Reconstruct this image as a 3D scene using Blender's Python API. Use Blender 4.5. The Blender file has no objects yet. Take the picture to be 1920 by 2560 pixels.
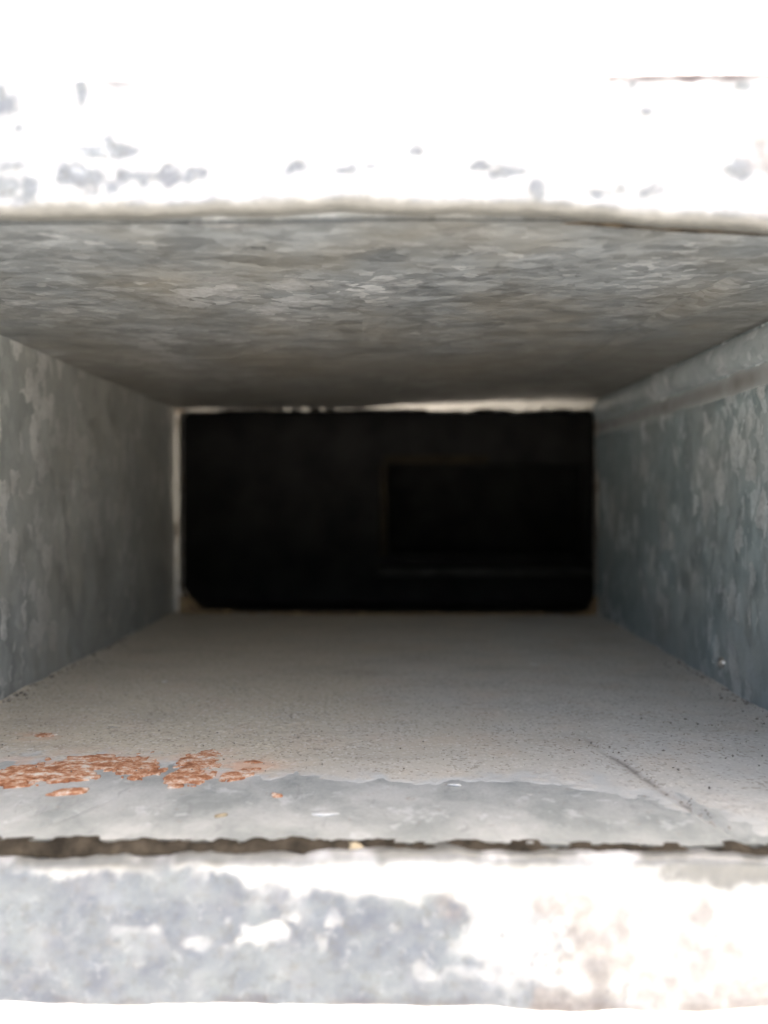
import bpy, math
import numpy as np
from mathutils import Vector

# ------------------------------------------------------------------ scene, camera, light
scene = bpy.context.scene
COL = scene.collection
R = math.radians
EYE_Z = 0.90                                  # height of the lens above the ground, metres

cam = bpy.data.cameras.new("camera")
cam_o = bpy.data.objects.new("camera", cam)
COL.objects.link(cam_o)
cam_o.location = (0, 0, EYE_Z)
cam_o.rotation_euler = (R(90 - 1.03), 0, R(1.08))
cam.sensor_fit = 'VERTICAL'
cam.sensor_height = 36
cam.lens = 26.9
cam.clip_start = 0.002
cam.clip_end = 400
cam.dof.use_dof = True
cam.dof.focus_distance = 0.083
cam.dof.aperture_fstop = 19
scene.camera = cam_o

SUN = Vector((0.30, 0.0, 0.95)).normalized()   # towards the sun: high, a little to the right
world = bpy.data.worlds.new("World")
scene.world = world
world.use_nodes = True
wn = world.node_tree
sky = wn.nodes.new('ShaderNodeTexSky')
sky.sky_type = 'NISHITA'
sky.sun_disc = False
sky.sun_elevation = math.asin(SUN.z)
sky.sun_rotation = math.atan2(SUN.x, SUN.y)
sky.dust_density = 9.0
sky.air_density = 1.0
sky.ozone_density = 1.0
wn.links.new(sky.outputs[0], wn.nodes['Background'].inputs[0])
wn.nodes['Background'].inputs[1].default_value = 0.15

sun = bpy.data.lights.new("sun", 'SUN')
sun.energy = 4.0
sun.angle = R(0.5)
sun.color = (1.0, 0.95, 0.88)
sun_o = bpy.data.objects.new("sun", sun)
COL.objects.link(sun_o)
sun_o.rotation_euler = SUN.to_track_quat('Z', 'Y').to_euler()
sun_o.location = (2, -2, 6)

vs = scene.view_settings
vs.view_transform = 'Standard'
vs.look = 'None'
vs.gamma = 1.0
vs.exposure = 2.1
vs.use_curve_mapping = False
scene.render.engine = 'CYCLES'
scene.cycles.use_denoising = True
scene.cycles.max_bounces = 8
scene.cycles.diffuse_bounces = 6
scene.cycles.glossy_bounces = 5

# ------------------------------------------------------------------ helpers
MM = 0.001
rng = np.random.default_rng(7)


def _h(ix, iy, seed):
    n = (ix.astype(np.int64) * 374761393 + iy.astype(np.int64) * 668265263 + seed * 974634777) & 0xFFFFFFFF
    n = ((n ^ (n >> 13)) * 1274126177) & 0xFFFFFFFF
    n = (n ^ (n >> 16)) & 0xFFFFFFFF
    return n / 4294967295.0


def noise(x, y, s=1.0, seed=0):
    """smooth value noise in 0..1, feature size s"""
    x = np.asarray(x, float) / s + 1000.0
    y = np.asarray(y, float) / s + 1000.0
    x, y = np.broadcast_arrays(x, y)
    ix = np.floor(x); iy = np.floor(y)
    fx = x - ix; fy = y - iy
    fx = fx * fx * (3 - 2 * fx); fy = fy * fy * (3 - 2 * fy)
    a = _h(ix, iy, seed); b = _h(ix + 1, iy, seed)
    c = _h(ix, iy + 1, seed); d = _h(ix + 1, iy + 1, seed)
    return (a * (1 - fx) + b * fx) * (1 - fy) + (c * (1 - fx) + d * fx) * fy


def fbm(x, y, s=1.0, seed=0, octv=4, gain=0.5):
    t = 0; w = 1; tot = 0
    for k in range(octv):
        t = t + w * noise(x, y, s / 2 ** k, seed + 17 * k)
        tot += w; w *= gain
    return t / tot


def sstep(a, b, x):
    t = np.clip((np.asarray(x, float) - a) / (b - a), 0, 1)
    return t * t * (3 - 2 * t)


def empty(name, loc_mm):
    o = bpy.data.objects.new(name, None)
    o.empty_display_size = 0.02
    COL.objects.link(o)
    o.location = (loc_mm[0] * MM, loc_mm[1] * MM, EYE_Z + loc_mm[2] * MM)
    return o


def world_origin(parent):
    p = Vector((0, 0, 0))
    while parent is not None:
        p += parent.location
        parent = parent.parent
    return p


def mesh_obj(name, verts, faces, mat, parent=None, origin=None, smooth=True, attrs=None):
    """verts in millimetres, relative to the lens (x right, y away, z up)"""
    v = np.asarray(verts, float).reshape(-1, 3)
    if origin is None:
        origin = (v.min(0) + v.max(0)) / 2
        origin[2] = v[:, 2].min()
    origin = np.asarray(origin, float)
    me = bpy.data.meshes.new(name)
    me.from_pydata(((v - origin) * MM).tolist(), [], [tuple(int(i) for i in f) for f in faces])
    me.update()
    if smooth:
        me.polygons.foreach_set('use_smooth', np.ones(len(me.polygons), bool))
    for k, a in (attrs or {}).items():
        at = me.attributes.new(k, 'FLOAT', 'POINT')
        at.data.foreach_set('value', np.asarray(a, np.float32).ravel())
    me.materials.append(mat)
    o = bpy.data.objects.new(name, me)
    COL.objects.link(o)
    w = Vector((origin[0] * MM, origin[1] * MM, EYE_Z + origin[2] * MM))
    o.parent = parent
    o.location = w - world_origin(parent)
    return o


def grid_faces(nu, nv, close_u=False, flip=False, keep=None):
    f = []
    U = nu if close_u else nu - 1
    for i in range(U):
        i2 = (i + 1) % nu
        for j in range(nv - 1):
            if keep is not None and not keep[i, j]:
                continue
            q = (i * nv + j, i2 * nv + j, i2 * nv + j + 1, i * nv + j + 1)
            f.append(q[::-1] if flip else q)
    return f


def box(name, lo, hi, mat, parent=None, bev=0.4):
    """bevelled block, millimetres"""
    import bmesh
    bm = bmesh.new()
    bmesh.ops.create_cube(bm, size=1)
    lo = np.array(lo, float); hi = np.array(hi, float)
    c = (lo + hi) / 2
    for v in bm.verts:
        v.co = Vector([(v.co[k] * (hi[k] - lo[k]) + c[k]) for k in range(3)])
    bmesh.ops.bevel(bm, geom=bm.edges[:], offset=bev, segments=2, affect='EDGES', profile=0.5)
    bm.verts.index_update()
    V = [v.co[:] for v in bm.verts]
    F = [[v.index for v in f.verts] for f in bm.faces]
    bm.free()
    return mesh_obj(name, V, F, mat, parent, smooth=False)


def tag(o, label, cat, group=None, kind=None):
    o['label'] = label
    o['category'] = cat
    if group: o['group'] = group
    if kind: o['kind'] = kind
    return o


# ------------------------------------------------------------------ materials
class NB:
    def __init__(self, name):
        self.m = bpy.data.materials.new(name)
        self.m.use_nodes = True
        self.t = self.m.node_tree
        self.b = self.t.nodes['Principled BSDF']
        tc = self.n('ShaderNodeTexCoord')
        g = self.n('ShaderNodeNewGeometry')
        mp = self.n('ShaderNodeMapping')
        mp.inputs['Scale'].default_value = (1000, 1000, 1000)
        mp.inputs['Location'].default_value = (0, 0, -EYE_Z * 1000)
        self.l(g.outputs['Position'], mp.inputs['Vector'])
        self.co = mp.outputs[0]        # millimetres from the lens

    def n(self, t, **kw):
        x = self.t.nodes.new(t)
        for k, v in kw.items():
            setattr(x, k, v)
        return x

    def l(self, a, b):
        self.t.links.new(a, b)

    def val(self, sock, v):
        if hasattr(v, 'is_output') or isinstance(v, bpy.types.NodeSocket):
            self.l(v, sock)
        else:
            sock.default_value = v

    def noise(self, size, detail=4, rough=0.55, co=None, dist=0.0, scale3=None):
        x = self.n('ShaderNodeTexNoise')
        src = co or self.co
        if scale3:
            mp = self.n('ShaderNodeMapping'); mp.inputs['Scale'].default_value = scale3
            self.l(src, mp.inputs['Vector']); src = mp.outputs[0]
        self.l(src, x.inputs['Vector'])
        x.inputs['Scale'].default_value = 1.0 / size
        x.inputs['Detail'].default_value = detail
        x.inputs['Roughness'].default_value = rough
        x.inputs['Distortion'].default_value = dist
        return x.outputs['Fac']

    def warp(self, size, amt):
        x = self.n('ShaderNodeTexNoise')
        self.l(self.co, x.inputs['Vector'])
        x.inputs['Scale'].default_value = 1.0 / size
        x.inputs['Detail'].default_value = 2
        s = self.n('ShaderNodeVectorMath', operation='MULTIPLY_ADD')
        self.l(x.outputs['Color'], s.inputs[0])
        s.inputs[1].default_value = (amt, amt, amt)
        self.l(self.co, s.inputs[2])
        return s.outputs[0]

    def voro(self, size, co=None, feature='F1'):
        x = self.n('ShaderNodeTexVoronoi', feature=feature)
        self.l(co or self.co, x.inputs['Vector'])
        x.inputs['Scale'].default_value = 1.0 / size
        sp = self.n('ShaderNodeSeparateColor')
        self.l(x.outputs['Color'], sp.inputs[0])
        return sp.outputs[0], sp.outputs[1], x.outputs['Distance']

    def ramp(self, fac, stops, interp='LINEAR'):
        r = self.n('ShaderNodeValToRGB')
        r.color_ramp.interpolation = interp
        e = r.color_ramp.elements
        while len(e) < len(stops):
            e.new(0.5)
        for k, (p, c) in enumerate(stops):
            e[k].position = p
            e[k].color = (c, c, c, 1) if not hasattr(c, '__len__') else (*c, 1)
        self.l(fac, r.inputs[0])
        return r.outputs[0]

    def mix(self, fac, a, b, mode='MIX'):
        x = self.n('ShaderNodeMix', data_type='RGBA', blend_type=mode)
        self.val(x.inputs[0], fac)
        for s, v in ((x.inputs[6], a), (x.inputs[7], b)):
            if isinstance(v, bpy.types.NodeSocket): self.l(v, s)
            else: s.default_value = (*v, 1) if hasattr(v, '__len__') else (v, v, v, 1)
        return x.outputs[2]

    def math(self, op, a, b=0.0, clamp=False):
        x = self.n('ShaderNodeMath', operation=op)
        x.use_clamp = clamp
        self.val(x.inputs[0], a); self.val(x.inputs[1], b)
        return x.outputs[0]

    def attr(self, name):
        return self.n('ShaderNodeAttribute', attribute_name=name).outputs['Fac']

    def bump(self, h, dist_mm, strength=1.0, prev=None):
        b = self.n('ShaderNodeBump')
        b.inputs['Strength'].default_value = strength
        b.inputs['Distance'].default_value = dist_mm * MM
        self.l(h, b.inputs['Height'])
        if prev is not None: self.l(prev, b.inputs['Normal'])
        return b.outputs[0]

    def out(self, col, rough=0.6, metal=0.0, normal=None, spec=0.5):
        self.val(self.b.inputs['Base Color'], col if isinstance(col, bpy.types.NodeSocket) else (*col, 1))
        self.val(self.b.inputs['Roughness'], rough)
        self.val(self.b.inputs['Metallic'], metal)
        self.b.inputs['Specular IOR Level'].default_value = spec
        if normal is not None: self.l(normal, self.b.inputs['Normal'])
        return self.m


def zinc_inside(name, dark, mid, light, stain, stretch=(1, 1, 1), thr=0.60, stain_amt=0.5, metal=0.35, soft=0.06, back=None, clusters=()):
    b = NB(name)
    mp = b.n('ShaderNodeMapping'); mp.inputs['Scale'].default_value = stretch
    b.l(b.warp(2.2, 2.0), mp.inputs['Vector'])
    w = mp.outputs[0]
    r1, g1, d1 = b.voro(2.3, w)
    r2, g2, d2 = b.voro(0.95, w)
    cl = b.noise(22, 2, 0.6)
    streak = b.noise(3.0, 4, 0.65, w)
    # spangle: every crystal its own grey, tonal drift across the sheet, some crystals pale
    tone = b.math('ADD', b.math('MULTIPLY', r2, 0.35), b.math('MULTIPLY', streak, 0.75))
    base = b.mix(b.ramp(tone, [(0.30, 0.0), (0.80, 1.0)]), dark, mid)
    drift = b.math('MULTIPLY', b.math('SUBTRACT', cl, 0.5), 1.1)
    th = b.math('ADD', b.math('ADD', b.math('MULTIPLY', r1, 0.50), b.math('MULTIPLY', streak, 0.35)), drift)
    th = b.math('SUBTRACT', th, b.math('MULTIPLY', d1, 0.16))
    for (c, rad, amt) in clusters:      # places where the spangle is coarser and paler
        dv = b.n('ShaderNodeVectorMath', operation='DISTANCE'); b.l(b.co, dv.inputs[0]); dv.inputs[1].default_value = c
        th = b.math('ADD', th, b.math('MULTIPLY', b.ramp(b.math('DIVIDE', dv.outputs['Value'], rad), [(0.3, 1.0), (1.0, 0.0)]), amt))
    pale = b.ramp(th, [(thr, 0.0), (thr + soft, 0.6), (thr + soft + 0.14, 1.0)])
    th2 = b.math('ADD', b.math('MULTIPLY', g2, 0.5), b.math('MULTIPLY', drift, 0.7))
    pale2 = b.ramp(th2, [(0.42, 0.0), (0.50, 0.35), (0.7, 0.6)])
    pale = b.math('MAXIMUM', pale, pale2)
    pale = b.math('MULTIPLY', pale, b.ramp(b.noise(0.7, 2), [(0.25, 0.45), (0.6, 1.0)]))
    base = b.mix(pale, base, light)
    base = b.mix(b.math('MULTIPLY', b.ramp(b.noise(15, 2), [(0.42, 0.0), (0.68, 1.0)]), stain_amt), base, stain, 'MIX')
    if back is not None:        # film of brown dirt, thicker deep inside
        sp = b.n('ShaderNodeSeparateXYZ'); b.l(b.co, sp.inputs[0])
        dp = b.math('ADD', b.math('MULTIPLY', sp.outputs[1], 0.01), b.math('MULTIPLY', b.noise(14, 3), 0.7))
        base = b.mix(b.math('MULTIPLY', b.ramp(b.math('SUBTRACT', dp, 1.0), [(0.1, 0.0), (0.65, 1.0)]), 0.6), base, back)
    nrm = b.bump(b.noise(0.9, 3, 0.65), 0.09, 0.7)
    rough = b.math('SUBTRACT', b.ramp(g1, [(0.0, 0.42), (1.0, 0.60)]), b.math('MULTIPLY', pale, 0.10))
    return b.out(base, rough, b.math('ADD', b.math('MULTIPLY', r1, 0.4), metal - 0.2), nrm)


M = {}
M['ceiling'] = zinc_inside('zinc_ceiling', (0.14, 0.153, 0.16), (0.265, 0.287, 0.30), (0.60, 0.62, 0.64), (0.25, 0.225, 0.17), (0.55, 1, 1), 0.56, 0.4, soft=0.12, back=(0.24, 0.215, 0.175), clusters=(((-30, 118, 22), 34, 0.16), ((-18, 83, 22), 15, 0.20)))
M['left'] = zinc_inside('zinc_left', (0.235, 0.26, 0.26), (0.375, 0.40, 0.40), (0.93, 0.94, 0.925), (0.40, 0.365, 0.285), (1, 1, 0.50), 0.46, 0.3, soft=0.03, back=(0.33, 0.32, 0.28), clusters=(((-53, 98, 10), 46, 0.12),))
M['right'] = zinc_inside('zinc_right', (0.235, 0.295, 0.31), (0.36, 0.43, 0.45), (0.84, 0.90, 0.92), (0.41, 0.40, 0.375), (1, 1, 0.50), 0.53, 0.35, soft=0.03)
M['seam'] = zinc_inside('zinc_seam', (0.31, 0.36, 0.375), (0.46, 0.51, 0.525), (0.80, 0.83, 0.84), (0.32, 0.32, 0.30), (1, 0.7, 0.8), 0.55, 0.2)


def floor_mat():
    b = NB('zinc_floor')
    w = b.warp(5, 4)
    cloud = b.noise(7, 5, 0.62, w)
    base = b.mix(b.ramp(cloud, [(0.38, 0.0), (0.62, 1.0)]), (0.29, 0.308, 0.292), (0.47, 0.475, 0.45))
    pl = b.noise(2.4, 4, 0.6, b.warp(1.5, 1.2))
    base = b.mix(b.ramp(pl, [(0.60, 0.0), (0.68, 0.55)]), base, (0.60, 0.61, 0.595))
    scr = b.noise(1.0, 3, 0.6, w, scale3=(1.3, 0.22, 1))
    base = b.mix(b.ramp(scr, [(0.60, 0.0), (0.70, 0.35)]), base, (0.22, 0.22, 0.215))
    fleck = b.ramp(b.noise(1.1, 4, 0.7), [(0.64, 0.0), (0.72, 0.6)])
    base = b.mix(fleck, base, (0.30, 0.24, 0.19))
    base = b.mix(0.3, base, b.ramp(b.noise(0.4, 3), [(0.2, 0.5), (0.8, 1.0)]), 'MULTIPLY')
    n = b.bump(b.noise(0.6, 5, 0.65), 0.12, 0.7)
    return b.out(base, 0.55, 0.2, n)


def dust_mat():
    b = NB('dust')
    sp = b.n('ShaderNodeSeparateXYZ'); b.l(b.co, sp.inputs[0])
    side = b.math('ADD', b.math('MULTIPLY', sp.outputs[0], 0.014), b.math('MULTIPLY', b.noise(18, 3), 1.0))
    base = b.mix(b.ramp(side, [(0.25, 0.0), (0.85, 1.0)]), (0.50, 0.445, 0.345), (0.50, 0.48, 0.43))     # yellower silt left, grey cement dust right
    base = b.mix(b.ramp(b.noise(7, 4), [(0.48, 0.0), (0.72, 0.5)]), base, (0.51, 0.42, 0.33))
    smear = b.noise(6, 4, 0.65, scale3=(0.35, 1, 1))
    base = b.mix(b.ramp(smear, [(0.50, 0.0), (0.72, 0.5)]), base, (0.35, 0.315, 0.262))
    rr = b.n('ShaderNodeTexVoronoi'); b.l(b.co, rr.inputs['Vector']); rr.inputs['Scale'].default_value = 1 / 0.28
    sp2 = b.n('ShaderNodeSeparateColor'); b.l(rr.outputs['Color'], sp2.inputs[0])
    cl = b.math('MULTIPLY', b.math('SUBTRACT', b.noise(9, 3), 0.5), 0.55)      # grains come in drifts
    base = b.mix(b.ramp(b.math('ADD', sp2.outputs[0], cl), [(0.86, 0.0), (0.93, 0.5)]), base, (0.19, 0.165, 0.13))
    base = b.mix(b.ramp(sp2.outputs[1], [(0.84, 0.0), (0.92, 0.4)]), base, (0.67, 0.64, 0.58))
    base = b.mix(0.5, base, b.ramp(b.noise(0.4, 3, 0.7), [(0.25, 0.72), (0.7, 1.0)]), 'MULTIPLY')
    base = b.mix(b.attr('thin'), base, b.mix(b.noise(3, 4), (0.36, 0.365, 0.345), (0.47, 0.465, 0.435)))
    base = b.mix(b.attr('rust'), base, b.mix(b.noise(1.2, 4), (0.44, 0.22, 0.12), (0.62, 0.45, 0.34)))
    base = b.mix(b.attr('dirt'), base, (0.13, 0.115, 0.10))
    n = b.bump(b.noise(0.35, 3, 0.7), 0.08, 0.8)
    return b.out(base, 0.92, 0.0, n, 0.2)


def rust_mat():
    b = NB('rust')
    a = b.noise(0.9, 6, 0.8, scale3=(0.6, 1.0, 1))
    base = b.ramp(a, [(0.39, (0.24, 0.095, 0.045)), (0.48, (0.42, 0.195, 0.10)), (0.54, (0.56, 0.36, 0.24)), (0.61, (0.62, 0.56, 0.48))])
    n = b.bump(b.noise(0.5, 5, 0.7), 0.25, 1.0)
    return b.out(base, 0.9, 0.0, n, 0.2)


def rim_mat():
    b = NB('zinc_rim')
    shade_tarn = b.attr('shade_tarnish'); brown = b.attr('brown'); lip = b.attr('lip'); edge = b.attr('edge')
    base = b.mix(b.ramp(b.noise(1.4, 4, 0.6), [(0.35, 0.0), (0.7, 1.0)]), (0.34, 0.345, 0.345), (0.48, 0.48, 0.47))
    tcol = b.mix(b.ramp(b.noise(3.2, 5, 0.65), [(0.36, 0.0), (0.64, 1.0)]), (0.104, 0.117, 0.142), (0.165, 0.186, 0.198))  # grey-blue for the painted shadow below and the smudges above
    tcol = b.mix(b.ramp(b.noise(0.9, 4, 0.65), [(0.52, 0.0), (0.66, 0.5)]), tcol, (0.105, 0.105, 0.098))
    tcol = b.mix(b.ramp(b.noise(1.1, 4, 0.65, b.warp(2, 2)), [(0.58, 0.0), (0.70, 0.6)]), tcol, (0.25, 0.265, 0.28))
    base = b.mix(shade_tarn, base, tcol)
    bcol = b.mix(b.ramp(b.noise(1.2, 4, 0.6), [(0.35, 0.0), (0.65, 1.0)]), (0.15, 0.125, 0.11), (0.28, 0.245, 0.22))
    base = b.mix(brown, base, bcol)
    base = b.mix(lip, base, b.mix(b.noise(1.5, 3), (0.072, 0.072, 0.062), (0.118, 0.118, 0.105)))
    base = b.mix(edge, base, (0.055, 0.03, 0.027))
    n = b.bump(b.noise(0.8, 4, 0.6), 0.18, 0.6)
    return b.out(base, 0.5, 0.15, n)


def simple(name, c1, c2, size, rough, metal=0.0, bump=0.1, bsize=None, spec=0.4):
    b = NB(name)
    base = b.mix(b.ramp(b.noise(size, 4, 0.6), [(0.35, 0.0), (0.65, 1.0)]), c1, c2)
    n = b.bump(b.noise(bsize or size * 0.5, 4, 0.65), bump, 0.8)
    return b.out(base, rough, metal, n, spec)


M['floor'] = floor_mat()
M['dust'] = dust_mat()
M['rust'] = rust_mat()
M['rim'] = rim_mat()
M['grime'] = simple('grime', (0.018, 0.015, 0.011), (0.065, 0.053, 0.038), 2.2, 0.95, 0, 0.35, 0.6, 0.1)
M['ochre'] = simple('ochre_dirt', (0.26, 0.21, 0.13), (0.42, 0.36, 0.25), 0.8, 0.95, 0, 0.2, 0.4, 0.1)
M['grain'] = simple('grit', (0.08, 0.07, 0.06), (0.30, 0.27, 0.23), 1.2, 0.95, 0, 0.1, 0.4, 0.1)
M['flake'] = simple('pale_flake', (0.48, 0.49, 0.47), (0.62, 0.62, 0.59), 0.8, 0.7, 0, 0.05)
M['bare'] = simple('bare_cut_edge', (0.55, 0.52, 0.47), (0.74, 0.71, 0.66), 2.5, 0.38, 0.85, 0.1, 1.0)
M['rustedge'] = simple('rusty_hole_edge', (0.08,0.05,0.03),(0.15,0.10,0.06), 2.5, 0.9, 0, 0.3, 1.0, 0.1)
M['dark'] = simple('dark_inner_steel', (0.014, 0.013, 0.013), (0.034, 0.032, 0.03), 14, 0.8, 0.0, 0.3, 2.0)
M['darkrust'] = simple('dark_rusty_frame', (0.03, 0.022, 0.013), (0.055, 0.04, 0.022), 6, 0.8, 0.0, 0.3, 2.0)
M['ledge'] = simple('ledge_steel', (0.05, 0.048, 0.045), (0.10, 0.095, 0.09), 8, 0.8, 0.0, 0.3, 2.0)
M['galv'] = simple('galvanised_outside', (0.38, 0.39, 0.40), (0.56, 0.57, 0.57), 8, 0.5, 0.4, 0.1, 3)
M['concrete'] = simple('pale_concrete', (0.38, 0.37, 0.34), (0.47, 0.455, 0.425), 300, 0.9, 0, 1.0, 6)

# ------------------------------------------------------------------ setting
g = 200000
ground = mesh_obj('ground', [(-g, -g, -900), (g, -g, -900), (g, g, -900), (-g, g, -900)], [(0, 1, 2, 3)], M['concrete'], smooth=False)
ground['kind'] = 'structure'

# ------------------------------------------------------------------ the tube
XL, XR = -53.5, 47.3          # inside faces of the side walls
ZB, ZT = -27.95, 22.2         # inside faces of floor and ceiling
Y0, Y1 = 60.0, 182.0          # open end and far end
FP = 1614.0

tube = empty('rectangular_tube', (0, 120, -900))
tag(tube, 'weathered galvanised steel rectangular tube seen straight into its open end', 'steel tube')


def round_rect(x0, x1, z0, z1, r, nx, nz, nc):
    """points anticlockwise from bottom-left, the same count for every call"""
    P = []
    P += [(x, z0) for x in np.linspace(x0 + r, x1 - r, nx, endpoint=False)]
    P += [(x1 - r + r * math.sin(a), z0 + r - r * math.cos(a)) for a in np.linspace(0, math.pi / 2, nc, endpoint=False)]
    P += [(x1, z) for z in np.linspace(z0 + r, z1 - r, nz, endpoint=False)]
    P += [(x1 - r + r * math.cos(a), z1 - r + r * math.sin(a)) for a in np.linspace(0, math.pi / 2, nc, endpoint=False)]
    P += [(x, z1) for x in np.linspace(x1 - r, x0 + r, nx, endpoint=False)]
    P += [(x0 + r - r * math.sin(a), z1 - r + r * math.cos(a)) for a in np.linspace(0, math.pi / 2, nc, endpoint=False)]
    P += [(x0, z) for z in np.linspace(z1 - r, z0 + r, nz, endpoint=False)]
    P += [(x0 + r - r * math.cos(a), z0 + r - r * math.sin(a)) for a in np.linspace(0, math.pi / 2, nc, endpoint=False)]
    return np.array(P)


# --- rim: the thick lumpy end of the tube, with its outside walls
inn = round_rect(XL - 0.6, XR + 0.6, ZB - 0.55, ZT + 0.35, 4, 420, 90, 10)
outr = round_rect(XL - 11, XR + 11, -40.6, 33.0, 9, 420, 90, 10)
n = len(inn)
x_in = inn[:, 0]
top = inn[:, 1] > 10
bot = inn[:, 1] < -15
# the upper inside edge sags towards the right, the lower one wanders
kx = (np.array([-200, 0, 400, 800, 1200, 1450, 1659, 2000]) - 860) / FP * 60
tz = (1077 - np.array([478, 476, 470, 464, 478, 498, 510, 520])) / FP * 60
bz = (1077 - np.array([1862, 1860, 1846, 1836, 1834, 1838, 1842, 1842])) / FP * 60
inn[top, 1] = np.interp(x_in[top], kx, tz) - 0.35 * (fbm(x_in[top], 0 * x_in[top], 5, 3) - 0.5)
inn[bot, 1] = np.interp(x_in[bot], kx, bz) + 0.7 * (fbm(x_in[bot], 0 * x_in[bot] + 9, 4, 5) - 0.5)
xo = outr[:, 0]
outr[outr[:, 1] < -35, 1] += 0.9 * (fbm(xo[outr[:, 1] < -35], 0 * xo[outr[:, 1] < -35], 7, 11) - 0.5)
# cross-section: (t across the wall 0..1, depth behind the end plane)
ar = 0.75
cs = [(0.6, 14.0), (0.25, 2.4), (0.04, 2.2), (0.0, 1.9)]
for a in np.linspace(0, math.pi / 2, 9):
    cs.append((ar / 11 * (1 - math.cos(a)), ar * (1 - math.sin(a))))
for t in np.linspace(ar / 11, 1 - 0.5 / 11, 40)[1:]:
    cs.append((t, 0.0))
for a in np.linspace(0, math.pi / 2, 6)[1:]:
    cs.append((1 - 0.5 / 11 * (1 - math.sin(a)), 0.5 * (1 - math.cos(a))))
cs += [(1.0, 4.0), (1.0, 40.0), (1.0, 121.5)]
cs = np.array(cs)
m = len(cs)
T = np.broadcast_to(cs[:, 0], (n, m)); D = np.broadcast_to(cs[:, 1], (n, m))
Pxz = inn[:, None, :] * (1 - T[..., None]) + outr[:, None, :] * T[..., None]
X, Z = Pxz[..., 0].copy(), Pxz[..., 1].copy()
face = (1 - sstep(0.5, 3.0, D)) * np.ones_like(X)
lump = 0.9 * (fbm(X, Z, 5.0, 21, 4) - 0.5) + 0.35 * (fbm(X, Z, 1.3, 31, 3) - 0.5)
Y = Y0 + D - lump * face * sstep(0, 0.12, T) * (1 - sstep(0.93, 1.0, T) * 0.7)
Z = Z + 0.25 * (fbm(X, D + 50, 2.2, 41) - 0.5) * sstep(0.05, 0, T)
# --- rim colour masks: painted shadow with tarnished smudges, brown bloom, dirty lip, rusty outer edge
px = X / 60 * FP + 860; py = 1077 - Z / 60 * FP         # handy picture-scale coordinates of the end plane
w1 = fbm(X, Z, 4.0, 51, 4) - 0.5
w2 = fbm(X, Z, 1.6, 61, 4) - 0.5
w3 = noise(X, Z, 0.9, 71) - 0.5
isb = (py > 1600)
ist = (py < 600)
# lower face: a cast shadow painted grey-blue on the left, with an irregular tongue reaching right at the foot
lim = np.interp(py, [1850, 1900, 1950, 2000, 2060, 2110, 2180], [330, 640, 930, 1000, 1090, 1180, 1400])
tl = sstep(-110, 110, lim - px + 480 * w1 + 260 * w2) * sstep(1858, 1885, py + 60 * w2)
hole = np.zeros_like(X)  # bright gaps left in the painted shadow
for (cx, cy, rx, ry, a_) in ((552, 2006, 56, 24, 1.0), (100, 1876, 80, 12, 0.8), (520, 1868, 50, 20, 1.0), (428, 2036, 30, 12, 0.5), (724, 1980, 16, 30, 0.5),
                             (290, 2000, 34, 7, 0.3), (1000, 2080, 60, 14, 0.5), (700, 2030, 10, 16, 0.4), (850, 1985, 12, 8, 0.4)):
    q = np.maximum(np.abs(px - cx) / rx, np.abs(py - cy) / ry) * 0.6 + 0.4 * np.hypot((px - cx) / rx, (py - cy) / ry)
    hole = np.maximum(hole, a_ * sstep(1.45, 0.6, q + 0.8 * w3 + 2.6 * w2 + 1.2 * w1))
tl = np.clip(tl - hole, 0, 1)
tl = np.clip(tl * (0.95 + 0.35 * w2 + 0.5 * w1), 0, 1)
specks_b = sstep(0.60, 0.70, fbm(X, Z, 1.5, 81, 3)) * sstep(1900, 1990, py) * (px < 1350) * 0.6
# upper face: mostly clean, grey smudges along the lower left edge, scattered specks
sm = np.zeros_like(X)
for (cx, cy, rx, ry) in ((45, 415, 62, 34), (190, 405, 90, 26), (320, 400, 90, 18), (250, 348, 60, 12), (30, 243, 20, 22), (190, 230, 8, 22), (440, 388, 26, 10), (640, 384, 40, 12),
                         (900, 352, 18, 14), (735, 388, 22, 9), (805, 382, 14, 8), (1030, 383, 30, 7), (1090, 398, 30, 10), (1152, 434, 18, 18), (1290, 438, 62, 13), (1345, 218, 10, 8),
                         (1565, 222, 14, 16), (1370, 272, 16, 5), (1570, 390, 30, 22), (60, 297, 8, 6), (520, 278, 7, 6), (240, 322, 12, 6)):
    sm = np.maximum(sm, sstep(1.45, 0.55, np.hypot((px - cx) / rx, (py - cy) / ry) + 1.2 * w3 + 2.4 * w2 + 0.1))
shade_tarn = np.where(isb, np.clip(tl + specks_b, 0, 1), np.where(ist, sm * 0.8, 0.5))
br = sstep(-60, 120, px - 1150 + 500 * w1 + 300 * w2) * sstep(1900, 1990, py + 160 * w1 + 80 * w2 + (1600 - px) * 0.05)
br = br * (0.35 + 0.65 * sstep(-0.14, 0.16, w2 + 0.35 * w3 + 0.5 * w1 + 0.02))
brt = sstep(1540, 1640, px + 160 * w1) * sstep(280, 380, py + 100 * w2) * sstep(-0.1, 0.1, w2) * 0.8
brown = np.where(isb, np.clip(br, 0, 1) * 0.58, np.where(ist, brt, 0.2))
lipv = sstep(0.10, 0.02, T + 0.07 * w2) * np.where(ist, 0.8, 0.9)
lipv = np.where(isb, np.maximum(lipv * sstep(-0.2, 0.1, w1 + 0.12), 0.75 * sstep(0.22, 0.14, T + 0.15 * w2) * sstep(1400, 1470, px + 200 * w2)), lipv)
edge = sstep(0.92, 0.94, T + 0.02 * w2) * sstep(-0.02, 0.10, w1 + 0.02 + 0.4 * sstep(1270, 1360, px) * ist - 0.5 * ist * (px > 300) * (px < 1290)) * np.where(ist, np.where(px > 1200, 0.85, 0.3), 0.28)
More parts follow.
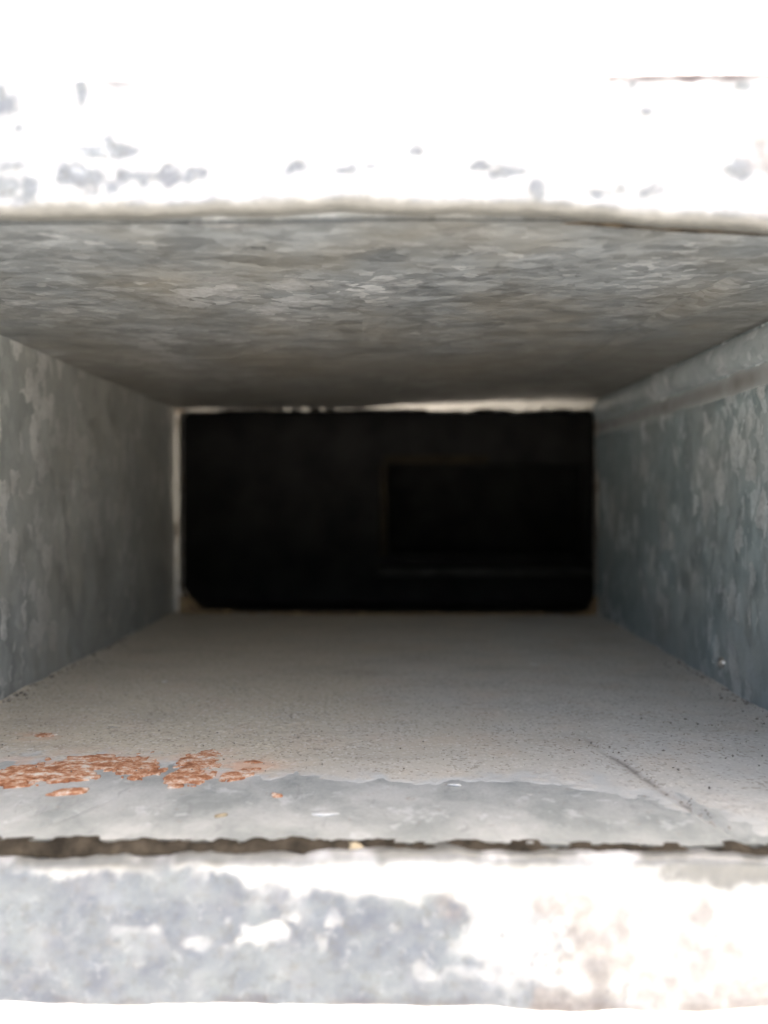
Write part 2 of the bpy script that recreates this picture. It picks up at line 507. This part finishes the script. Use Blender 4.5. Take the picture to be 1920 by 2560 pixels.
rim = mesh_obj('end_rim', np.stack([X, Y, Z], -1), grid_faces(n, m, close_u=True, flip=True), M['rim'], tube,
               attrs={'shade_tarnish': shade_tarn, 'brown': brown, 'lip': lipv, 'edge': edge})
rim['label'] = 'thick pitted cut end of the tube, bleached by light'

# --- inside plates
ys = np.concatenate([np.linspace(61.7, 110, 150), np.linspace(110, Y1 + 2, 90)[1:]])


def ceil_z(x, y):
    f = np.clip((y - 60) / 122, 0, 1)
    return ZT - 0.9 * f * sstep(4, -12, x) + 1.2 * f * sstep(0, 40, x) + 0.35 * (fbm(x, y, 28, 101, 2) - 0.5)


def floor_z(x, y):
    return ZB + 0.3 * (fbm(x, y, 22, 111, 2) - 0.5)


def groove(x, y, pts, w, depth, seed):
    xs = np.interp(y, [p[1] for p in pts], [p[0] for p in pts])
    on = sstep(pts[0][1] - 2, pts[0][1] + 2, y) * sstep(pts[-1][1] + 4, pts[-1][1] - 4, y)
    wob = 0.5 * (fbm(y, 0 * y, 5, seed) - 0.5)
    return depth * on * np.exp(-((x - xs - wob) / w) ** 2) * (0.5 + noise(x, y, 1.5, seed + 3))


def plate(name, S, A, fn, mat, thick, flip):
    U, V = np.meshgrid(S, A, indexing='ij')
    P = fn(U, V)
    nu, nv = P.shape[:2]
    F = grid_faces(nu, nv, flip=flip)
    P2 = P + np.array(thick)
    Vv = np.concatenate([P.reshape(-1, 3), P2.reshape(-1, 3)])
    k = nu * nv
    F += [tuple(q + k for q in f[::-1]) for f in grid_faces(nu, nv, flip=flip)]
    rimloop = [i * nv for i in range(nu)] + [(nu - 1) * nv + j for j in range(1, nv)] + \
              [i * nv + nv - 1 for i in range(nu - 2, -1, -1)] + [j for j in range(nv - 2, 0, -1)]
    for a, b_ in zip(rimloop, rimloop[1:] + rimloop[:1]):
        q = (a, b_, b_ + k, a + k)
        F.append(q[::-1] if flip else q)
    return mesh_obj(name, Vv, F, mat, tube)


def fl(U, V):
    front = sstep(70, 62, V)
    y = V + front * (1.3 * (fbm(U, 0 * U, 2.4, 121, 5, 0.65) - 0.5))
    z = floor_z(U, V)
    z = z - groove(U, V, [(27.9, 63), (26.2, 70), (23.0, 82), (21.5, 90)], 0.4, 0.26, 131)
    z = z + 0.10 * np.exp(-((U - np.interp(V, [63, 82], [28.9, 24.0])) / 0.8) ** 2) * sstep(92, 76, V)
    z = z - groove(U, V, [(-35.0, 62.5), (-30.5, 69.5)], 0.35, 0.30, 141) - groove(U, V, [(-31.5, 62.5), (-27.0, 70)], 0.3, 0.25, 151)
    z = z + 0.10 * (fbm(U, V, 3.0, 161, 3) - 0.5)
    return np.stack([U, y, z], -1)


def ce(U, V):
    z = ceil_z(U, V) + 0.12 * (fbm(U, V, 6, 171, 3) - 0.5)
    z = z + groove(U, V, [(34.0, 78), (32.5, 88), (30.8, 110), (29.0, 145), (28.5, 165)], 0.5, 0.30, 181)
    z = z - 0.25 * np.exp(-((U - np.interp(V, [78, 145], [36.2, 31.2])) / 1.4) ** 2)
    return np.stack([U, V, z], -1)


def lw(U, V):     # U = height, V = depth
    x = XL + 0.35 * (fbm(V, U, 20, 191, 3) - 0.5) + 0.10 * (fbm(V, U, 4, 195, 3) - 0.5)
    return np.stack([x, V, U], -1)


def rw(U, V):
    x = XR + 0.35 * (fbm(V, U, 20, 201, 3) - 0.5) + 0.10 * (fbm(V, U, 4, 205, 3) - 0.5)
    x = x + 0.2 * np.exp(-((U - 15.8) / 1.2) ** 2)        # the hollow under the seam
    x = x - 0.25 * np.exp(-((U - 13.6) / 1.0) ** 2)
    return np.stack([x, V, U], -1)


floor_o = plate('floor_plate', np.linspace(XL - 0.3, XR + 0.3, 210), ys, fl, M['floor'], (0, 0, -0.9), False)
floor_o['label'] = 'lower inside face, blue grey zinc under dust'
ceil_o = plate('ceiling_plate', np.linspace(XL - 0.3, XR + 0.3, 200), ys, ce, M['ceiling'], (0, 0, 0.9), True)
ceil_o['label'] = 'upper inside face, dark mottled zinc'
left_o = plate('side_plate', np.linspace(ZB - 0.3, ZT + 0.6, 100), ys, lw, M['left'], (-0.9, 0, 0), True)
left_o['label'] = 'left inside face with pale crystal spots'
right_o = plate('side_plate', np.linspace(ZB - 0.3, ZT + 2.4, 110), ys, rw, M['right'], (0.9, 0, 0), False)
right_o['label'] = 'right inside face, bluish zinc'

# raised seam along the top of the right wall
aa = np.linspace(0, math.pi, 14)
S, A = np.meshgrid(aa, np.linspace(62.4, Y1, 160), indexing='ij')
zc = 19.5 + 0.25 * (fbm(A, 0 * A, 9, 211) - 0.5) + 1.2 * (A - 62) / 120
sx = XR + 0.25 - (1.5 + 0.3 * fbm(A, S * 3, 3, 213)) * np.sin(S) ** 0.7
sz = zc - 2.3 * np.cos(S)
mesh_obj('seam_strip', np.stack([sx, A, sz], -1), grid_faces(14, 160, flip=False), M['seam'], tube)['label'] = 'raised lengthwise seam in the upper right corner'


# brown grey strip painted as the shadow in the hollow under the seam
def seam_shade():
    v = np.linspace(-1, 1, 16); yv = np.linspace(63, Y1, 170)
    Vv, Yv = np.meshgrid(v, yv, indexing='ij')
    zc = 15.6 + 0.9 * (Yv - 62) / 120 + 0.5 * (fbm(Yv, 0 * Yv, 8, 241) - 0.5)
    hw = 1.7 * (0.75 + 0.6 * fbm(Yv, Vv * 0.2 + 3, 3, 243))
    zz = zc + hw * Vv
    xx = XR + 0.12 - 0.30 * (1 - Vv ** 2) ** 0.5 + 0.1 * (fbm(Yv, zz, 1.5, 245) - 0.5)
    return mesh_obj('seam_shade', np.stack([xx, Yv, zz], -1), grid_faces(16, 170), M['seamshade'], right_o,
                    attrs={'fade': (1 - Vv ** 2) * (0.35 + 0.8 * fbm(Yv, zz, 4, 247))})


def seamshade_mat():
    b = NB('seam_shade')
    base = b.mix(b.noise(2.5, 4), (0.33, 0.365, 0.375), (0.46, 0.50, 0.51))
    base = b.mix(b.attr('fade'), base, b.mix(b.noise(3, 3), (0.15, 0.147, 0.14), (0.25, 0.245, 0.235)))  # seam's shade put into the colour, fading to wall grey
    return b.out(base, 0.7, 0.1, b.bump(b.noise(1.0, 3), 0.12, 0.7), 0.3)


M['seamshade'] = seamshade_mat()
seam_shade()['label'] = 'dull brown grey band painted as the shade under the seam'


def blob(name, c, r, mat, parent, seed=0, squash=(1, 1, 1), nu=14, nv=9):
    u = np.linspace(0, 2 * math.pi, nu, endpoint=False); v = np.linspace(0.02, math.pi - 0.02, nv)
    U, Vv = np.meshgrid(u, v, indexing='ij')
    rr = r * (0.8 + 0.4 * noise(U * 2 + 9 * seed, Vv * 2, 1.0, seed))
    P = np.stack([c[0] + squash[0] * rr * np.sin(Vv) * np.cos(U), c[1] + squash[1] * rr * np.sin(Vv) * np.sin(U), c[2] + squash[2] * rr * np.cos(Vv)], -1)
    return mesh_obj(name, P, grid_faces(nu, nv, close_u=True, flip=True), mat, parent)


# dark dirt packed in the joint between rim and inside plates
def bead(name, xa, xb, fz, fy, rad, mat, seed, rz=1.0):
    nx, nc = 330, 10
    xs = np.linspace(xa, xb, nx)
    a = np.linspace(0, 2 * math.pi, nc, endpoint=False)
    Xb, Ab = np.meshgrid(xs, a, indexing='ij')
    rr = rad(Xb) * (0.55 + 0.95 * fbm(Xb, Ab * 1.5, 1.6, seed, 4))
    yy = fy(Xb) + rr * np.sin(Ab)
    zz = fz(Xb) + rr * rz * np.cos(Ab)
    F = []
    for i in range(nx - 1):
        for j in range(nc):
            j2 = (j + 1) % nc
            F.append((i * nc + j, i * nc + j2, (i + 1) * nc + j2, (i + 1) * nc + j))
    F.append(tuple(range(nc - 1, -1, -1))); F.append(tuple((nx - 1) * nc + j for j in range(nc)))
    o = mesh_obj(name, np.stack([Xb, yy, zz], -1), F, mat, tube)
    return o


bead('grime_bead', XL, XR, lambda x: ZB - 0.95 + 0 * x, lambda x: 61.75 + 0.3 * (fbm(x, 0 * x, 6, 221) - 0.5), lambda x: 1.0 - 0.10 * sstep(-10, 35, x), M['grime'], 223)['label'] = 'dark dirt in the lower joint behind the rim'
bead('grime_bead', XL, XR, lambda x: np.interp(x, kx, tz) + 0.12, lambda x: 62.2 + 0 * x, lambda x: 0.24 + 0 * x, M['grime'], 227)['label'] = 'thin dark line of dirt behind the upper rim'
och = blob('ochre_dirt', (-3.6, 61.3, ZB - 0.55), 0.75, M['ochre'], tube, 9, (1.5, 0.7, 0.8), 24, 14)
och['label'] = 'yellowish crumb of dirt on the lower joint'

# --- far end: rail wall with the rounded hole
def hx(p): return (p - 860) / FP * Y1
def hz(p): return (1077 - p) / FP * Y1
nx_, nz_, nc_ = 160, 80, 14
hole = round_rect(hx(395), hx(1279), hz(1325), hz(888), 2.2, nx_, nz_, nc_)
# bigger radii low down
def corner_fix(P, cx, cz, r, sx_, sz_):
    for i, (x, z) in enumerate(P):
        dx, dz = (x - cx) * sx_, (z - cz) * sz_
        if dx > 0 and dz > 0:
            d = math.hypot(dx, dz)
            if d > r:
                P[i] = (cx + sx_ * dx / d * r, cz + sz_ * dz / d * r)
hl, hr, hb = hx(395), hx(1279), hz(1325)
corner_fix(hole, hl + 8.0, hb + 8.0, 8.0, -1, -1)
corner_fix(hole, hr - 5.0, hb + 5.0, 5.0, 1, -1)
tp = hole[:, 1] > hz(900)
hole[tp, 1] -= 0.9 * np.clip(fbm(hole[tp, 0], 0 * hole[tp, 0], 4, 231, 3) - 0.42, 0, 1) * 2
rough_hole = (hole[:, 1] < hb + 9)
hole[:, 0] += np.where(rough_hole, 1.3, 0.25) * (fbm(hole[:, 1], hole[:, 0], 2.4, 233) - 0.5)
hole[:, 1] += np.where(rough_hole & (np.abs(hole[:, 0] - (hl + hr) / 2) > 38), 1.3, 0.0) * (fbm(hole[:, 0], hole[:, 1], 2.4, 237) - 0.5)
lowp = hole[:, 1] < hb + 0.5
hole[lowp, 1] += 0.9 * np.clip(fbm(hole[lowp, 0], 0 * hole[lowp, 0], 2.5, 235, 3) - 0.55, 0, 1) * 2
outw = round_rect(-600, 600, -44, 44, 3, nx_, nz_, nc_)
# neighbours matched by direction would shear the wall: go out in two steps
midw = round_rect(XL - 3, XR + 3, ZB - 3, ZT + 6, 2, nx_, nz_, nc_)
nn = len(hole)
rings = [np.c_[hole[:, 0], np.full(nn, Y1 + 4.0), hole[:, 1]],
         np.c_[hole[:, 0], np.full(nn, Y1 + 0.9), hole[:, 1]],
         np.c_[hole[:, 0] * 1.002, np.full(nn, Y1 + 0.25), hole[:, 1] + 0.0],
         np.c_[midw[:, 0], np.full(nn, Y1 + 0.2), midw[:, 1]],
         np.c_[outw[:, 0], np.full(nn, Y1 + 0.2), outw[:, 1]],
         np.c_[outw[:, 0], np.full(nn, Y1 + 4.0), outw[:, 1]],
         np.c_[hole[:, 0], np.full(nn, Y1 + 4.0), hole[:, 1]]]
RV = np.stack(rings, 1)


def wall_mat():
    b = NB('rail_wall_bare')
    sp = b.n('ShaderNodeSeparateXYZ'); b.l(b.co, sp.inputs[0])
    x, z = sp.outputs[0], sp.outputs[2]
    base = b.mix(b.noise(2.0, 4), (0.60, 0.56, 0.50), (0.78, 0.75, 0.69))
    # rusty where the hole was cut round the lower corners
    low = b.math('LESS_THAN', b.math('ADD', z, b.math('MULTIPLY', b.noise(3), 3.0)), -22.0)
    inner = b.math('GREATER_THAN', x, -52.6)
    ru = b.math('MULTIPLY', low, inner)
    rcol = b.mix(b.ramp(b.noise(2.5, 3), [(0.35, 0.0), (0.65, 1.0)]), (0.16, 0.10, 0.055), (0.30, 0.22, 0.11))
    rr = b.ramp(b.noise(4, 4, 0.6), [(0.56, 0.0), (0.64, 1.0)])
    ru = b.math('MAXIMUM', ru, b.math('MULTIPLY', rr, 0.8))
    col = b.mix(ru, base, rcol)
    met = b.math('MULTIPLY', b.math('SUBTRACT', 1.0, ru), 0.85)
    rgh = b.math('ADD', b.math('MULTIPLY', ru, 0.5), 0.36)
    return b.out(col, rgh, met, b.bump(b.noise(1.2, 4), 0.15, 0.7))


M['railwall'] = wall_mat()
rw_o = mesh_obj('rail_front_wall', RV, grid_faces(nn, len(rings), close_u=True, flip=True), M['railwall'], tube, smooth=False)
rw_o['label'] = 'bright cut edge round the hole at the far end'
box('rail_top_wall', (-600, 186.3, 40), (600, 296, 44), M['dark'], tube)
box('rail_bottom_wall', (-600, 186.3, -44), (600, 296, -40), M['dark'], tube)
# the far wall of the rail, four pieces round a second, smaller opening
YB = 292.0
bx0, bx1, bz0, bz1 = -4.0, 70.0, -22.0, 13.0
V = []; F = []
A_ = round_rect(bx0, bx1, bz0, bz1, 1.5, 20, 10, 4)
B_ = round_rect(-599, 599, -39.7, 39.7, 1, 20, 10, 4)
k = len(A_)
RB = np.stack([np.c_[A_[:, 0], np.full(k, YB + 4), A_[:, 1]], np.c_[A_[:, 0], np.full(k, YB), A_[:, 1]],
               np.c_[B_[:, 0], np.full(k, YB), B_[:, 1]], np.c_[B_[:, 0], np.full(k, YB + 4), B_[:, 1]],
               np.c_[A_[:, 0], np.full(k, YB + 4), A_[:, 1]]], 1)
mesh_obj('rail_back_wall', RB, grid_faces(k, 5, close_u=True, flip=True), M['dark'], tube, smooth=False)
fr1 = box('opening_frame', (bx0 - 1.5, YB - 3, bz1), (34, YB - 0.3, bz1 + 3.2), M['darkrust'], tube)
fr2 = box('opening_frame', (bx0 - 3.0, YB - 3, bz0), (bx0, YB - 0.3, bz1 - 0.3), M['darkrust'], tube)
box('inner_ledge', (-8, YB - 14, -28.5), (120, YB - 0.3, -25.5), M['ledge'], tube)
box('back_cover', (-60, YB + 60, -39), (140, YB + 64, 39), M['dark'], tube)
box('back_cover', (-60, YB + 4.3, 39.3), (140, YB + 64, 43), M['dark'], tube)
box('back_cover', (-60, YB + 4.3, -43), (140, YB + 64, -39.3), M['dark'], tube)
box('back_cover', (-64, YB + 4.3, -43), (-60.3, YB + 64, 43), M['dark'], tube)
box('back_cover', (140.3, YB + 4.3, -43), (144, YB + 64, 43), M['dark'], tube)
for s in (-1, 1):
    lo, hi = sorted((s * 600.3, s * 660.3))
    box('post', (lo, 200, -900), (hi, 282, 44), M['galv'], tube, bev=2)

# zinc bead low on the right wall
blob('zinc_bead', (XR - 0.15, 112, -24.0), 0.75, M['bare'], tube, 5, (0.8, 1, 1))['label'] = 'small shiny bead of zinc low on the right wall'


# ------------------------------------------------------------------ dust, rust, grit lying inside
def at_floor(px_, py_):
    d = -ZB * FP / (py_ - 1077.0)
    return (px_ - 860) / FP * d, d


xs = np.linspace(XL, XR, 420)
yd = np.concatenate([np.linspace(63.4, 112, 290), np.linspace(112, Y1, 110)[1:]])
U, Vd = np.meshgrid(xs, yd, indexing='ij')
edgey = 74.8 + 0.4 * (fbm(U, 0 * U, 9, 301) - 0.5) - 16 * sstep(8, 40, U + 10 * (fbm(U, Vd, 6, 303) - 0.5)) + 3.0 * sstep(-16, -34, U)
soft = 1.9 + 5.0 * sstep(4, 26, U) + 4.0 * sstep(-12, -30, U)      # crisp edge in the middle, worn thin at both sides
cover = sstep(-1, 1.4, (Vd - edgey) / soft + (1.2 / soft + 1.1) * (fbm(U, Vd, 1.8, 305, 4) - 0.5))
grainy = sstep(150, 95, Vd)
h = 0.12 * cover - 0.75 * (1 - cover) ** 3 + cover * grainy * ((0.10 * (fbm(U, Vd, 1.3, 307, 3) - 0.5) + 0.15 * (noise(U, Vd, 0.40, 309) - 0.5) * sstep(0.36, 0.62, fbm(U * 0.7, Vd, 11, 317, 3)))) \
    + 0.25 * cover * (fbm(U, Vd, 9, 311, 3) - 0.5)
# banked up along both walls
h = h + cover * (0.7 * np.exp(-(U - XL) / 1.3) * (0.5 + fbm(Vd, U, 3, 313)) + 0.6 * np.exp(-(XR - U) / 1.3) * (0.5 + fbm(Vd, U, 3, 315)))
gz = floor_z(U, Vd) - 0.6 * groove(U, Vd, [(27.9, 63), (26.2, 70), (23.0, 82), (21.5, 90)], 0.5, 0.30, 131)
P = np.stack([U, Vd, gz + h], -1)
SCRATCH = [(27.9, 62), (26.2, 70), (23.0, 82), (21.5, 90)]


def scratch_dirt(x, y):
    d = x - np.interp(y, [p[1] for p in SCRATCH], [p[0] for p in SCRATCH]) - 0.5 * (fbm(y, 0 * y, 5, 131) - 0.5)
    a = 0.8 * np.exp(-(d / 0.32) ** 2) + 0.25 * np.exp(-((d + 0.4) / 0.8) ** 2)
    return np.clip(a * sstep(92, 80, y) * sstep(0.22, 0.55, fbm(x, y, 1.6, 133, 3)), 0, 1) * 0.75


stain = np.zeros_like(U)
for (pxa, pya, rx, ry) in ((175, 1655, 9, 4), (425, 1655, 3.5, 4.5), (530, 1655, 3.5, 2.5), (30, 1675, 6, 4), (100, 1587, 3, 1.5)):
    cx, cy = at_floor(pxa, pya)
    stain = np.maximum(stain, np.exp(-((U - cx) / rx) ** 2 - ((Vd - cy) / ry) ** 2))
stain = np.clip(stain * 1.4 * sstep(0.34, 0.66, fbm(U * 0.7, Vd, 1.8, 319, 4)), 0, 1) * 0.75
dust = mesh_obj('dust_layer', P, grid_faces(420, len(yd)), M['dust'], attrs={'thin': 0.85 * sstep(0.98, 0.55, cover) + 0.45 * sstep(84, 74, Vd) * sstep(0.3, 0.6, fbm(U * 0.6, Vd, 3, 321)) * (U > -100), 'rust': stain, 'dirt': scratch_dirt(U, Vd)})
tag(dust, 'beige gritty dust spread over the floor inside the tube', 'dust', kind='stuff')


def scab(cx, cy, rx, ry, tilt, seed, thr=0.0, label=None):
    st = 0.11
    nx2 = int(2.6 * rx / st) + 2; ny2 = int(2.6 * ry / st) + 2
    a, b_ = np.meshgrid(np.linspace(-1.3, 1.3, nx2), np.linspace(-1.3, 1.3, ny2), indexing='ij')
    x = cx + a * rx; y = cy + b_ * ry + tilt * a * rx
    fld = 1.0 - np.hypot(a, b_) + 1.5 * (fbm(x, y, 2.6, seed, 4) - 0.5) + 1.5 * (fbm(x * 0.55 + y * 0.45, y * 0.8 - x * 0.3, 0.75, seed + 5, 3, 0.7) - 0.5) + 0.22
    fc = (fld[:-1, :-1] + fld[1:, :-1] + fld[:-1, 1:] + fld[1:, 1:]) / 4
    keep = fc > thr
    hh = 0.15 + 0.12 * np.clip(fld, 0, 0.6) + 0.20 * (fbm(x, y, 0.8, seed + 9, 3) - 0.5)
    z = floor_z(x, y) + hh
    P = np.stack([x, y, z], -1)
    F = grid_faces(nx2, ny2, keep=keep)
    if not F: return None
    used = sorted({i for f in F for i in f})
    rm = {u: i for i, u in enumerate(used)}
    P = P.reshape(-1, 3)[used]
    F = [tuple(rm[i] for i in f) for f in F]
    # close it downwards so that it is a crust, not a sheet
    edges = {}
    for f in F:
        for p, q in zip(f, f[1:] + f[:1]):
            if (q, p) in edges: del edges[(q, p)]
            else: edges[(p, q)] = 1
    kk = len(P)
    P2 = P - np.array([0, 0, 0.5])
    F2 = F + [(q, p, p + kk, q + kk) for (p, q) in edges]
    return mesh_obj('rust_scab', np.concatenate([P, P2]), F2, M['rust'], floor_o)


for (pxa, pya, rx, ry, tilt, seed, thr) in ((165, 1652, 5.4, 3.4, 0.22, 401, 0.05), (40, 1672, 3.6, 2.6, 0.25, 403, 0.12), (312, 1662, 1.9, 2.8, -0.1, 405, 0.22),
                                            (428, 1656, 1.9, 4.2, 0.2, 407, 0.05), (525, 1666, 1.4, 1.3, 0.5, 409, 0.15), (552, 1643, 1.1, 0.5, 0.0, 411, 0.15),
                                            (150, 1707, 1.4, 0.5, 0.3, 413, 0.1), (603, 1712, 0.45, 0.3, 0.0, 415, 0.0), (100, 1585, 1.6, 0.7, 0.1, 419, 0.40)):
    cx, cy = at_floor(pxa, pya)
    o = scab(cx, cy, rx, ry, tilt, seed, thr)
    if o: o['label'] = 'orange brown crust of rust on the lower face'

# pale flakes lying on the floor
def flake(pxa, pya, lx, ly, rot, seed, mat, label):
    cx, cy = at_floor(pxa, pya)
    k = 11
    a = np.linspace(0, 2 * math.pi, k, endpoint=False)
    rr = 0.75 + 0.5 * noise(a * 3, a * 0 + seed, 1.0, seed)
    x = lx * rr * np.cos(a); y = ly * rr * np.sin(a)
    c, s = math.cos(rot), math.sin(rot)
    X_ = cx + x * c - y * s; Y_ = cy + x * s + y * c
    z0 = float(floor_z(np.array([cx]), np.array([cy]))[0]) + 0.04
    zt = z0 + 0.10 * (noise(X_, Y_, 0.7, seed) - 0.2) + 0.08
    V_ = [(X_[i], Y_[i], zt[i]) for i in range(k)] + [(X_[i], Y_[i], zt[i] - 0.10) for i in range(k)] + [(cx, cy, zt.mean() + 0.05), (cx, cy, zt.mean() - 0.08)]
    F_ = []
    for i in range(k):
        j = (i + 1) % k
        F_ += [(i, j, 2 * k), (j, i, k + i), (j, k + i, k + j), (k + j, k + i, 2 * k + 1)]
    F_ = [f for f in F_]
    o = mesh_obj('flake', V_, F_, mat)
    tag(o, label, 'flake', 'loose flakes on the floor of the tube')
    return o


flake(703, 1750, 1.15, 0.32, 0.1, 501, M['flake'], 'largest pale flake, lying on the bare zinc near the lower rim')
flake(480, 1756, 0.55, 0.32, 0.5, 503, M['ochre'], 'beige chip on the bare zinc below the rust patches')
flake(361, 1470, 0.45, 0.55, 0.9, 505, M['flake'], 'small white chip on the dust at left of the floor')
flake(980, 1686, 0.62, 0.25, 0.0, 507, M['flake'], 'pale chip at the front edge of the dust, middle of the floor')
flake(1150, 1427, 1.0, 0.22, 0.0, 509, M['flake'], 'thin white splinter on the dust far back, right of middle')

# grit: dark grains, crowded along the walls and at the right
def grit():
    Vv = []; Fv = []
    octa = np.array([(1, 0, 0), (0, 1, 0), (-1, 0, 0), (0, -1, 0), (0, 0, 1), (0, 0, -1)], float)
    of = [(0, 1, 4), (1, 2, 4), (2, 3, 4), (3, 0, 4), (1, 0, 5), (2, 1, 5), (3, 2, 5), (0, 3, 5)]
    spots = []
    for _ in range(190):
        x = XR - abs(rng.normal(0, 9)); y = rng.uniform(66, 98); spots.append((x, y, 0.05 + 0.16 * rng.random() ** 3))
    for _ in range(120):
        x = XR - abs(rng.normal(0, 1.0)) - 0.3; y = rng.uniform(80, 130); spots.append((x, y, rng.uniform(0.08, 0.26)))
    for _ in range(110):
        x = XL + abs(rng.normal(0, 0.9)) + 0.3; y = rng.uniform(85, 150); spots.append((x, y, rng.uniform(0.08, 0.30)))
    for _ in range(600):
        x = rng.uniform(XL, XR); y = rng.uniform(76, 125); spots.append((x, y, rng.uniform(0.04, 0.12)))
    for _ in range(45):
        y = rng.uniform(64, 88); x = np.interp(y, [63, 70, 82, 90], [27.9, 26.2, 23.0, 21.5]) + rng.normal(0, 0.5); spots.append((x, y, 0.05 + 0.12 * rng.random() ** 2))
    for (pxa, pya, r) in ((62, 1504, 0.5), (205, 1420, 0.4), (120, 1470, 0.35), (1540, 1500, 0.35), (235, 1405, 0.3)):
        x, y = at_floor(pxa, pya); spots.append((max(x, XL + 0.6), y, r))
    for (x, y, r) in spots:
        if not (XL < x < XR): continue
        b0 = len(Vv)
        j = octa * r * rng.uniform(0.6, 1.2, (6, 1)) * np.array([rng.uniform(0.8, 1.5), rng.uniform(0.8, 1.3), 0.8])
        z = float(floor_z(np.array([x]), np.array([y]))[0]) + 0.22 + 0.3 * r + (0.4 if min(x - XL, XR - x) < 1.2 else 0)
        for q in j: Vv.append((x + q[0], y + q[1], z + q[2]))
        Fv += [tuple(b0 + i for i in f) for f in of]
    return mesh_obj('grit', Vv, Fv, M['grain'], smooth=False)


tag(grit(), 'dark grit grains scattered on the dust, thickest along the right wall', 'grit', kind='stuff')

# one fibre hanging from the ceiling
def fibre():
    d = 86.0
    pts = [((1118 + 7 * t * t - 2 * t - 860) / FP * d, d, (1077 - (607 + 34 * t)) / FP * d) for t in np.linspace(0, 1, 10)]
    Vv = []; Fv = []
    for (x, y, z) in pts:
        for a in range(5):
            Vv.append((x + 0.035 * math.cos(a * 1.2566), y + 0.035 * math.sin(a * 1.2566), z))
    for i in range(9):
        for a in range(5):
            b_ = (a + 1) % 5
            Fv.append((i * 5 + a, i * 5 + b_, (i + 1) * 5 + b_, (i + 1) * 5 + a))
    return mesh_obj('fibre', Vv, Fv, M['flake'])


tag(fibre(), 'single fine curved hair clinging to the ceiling of the tube', 'hair')
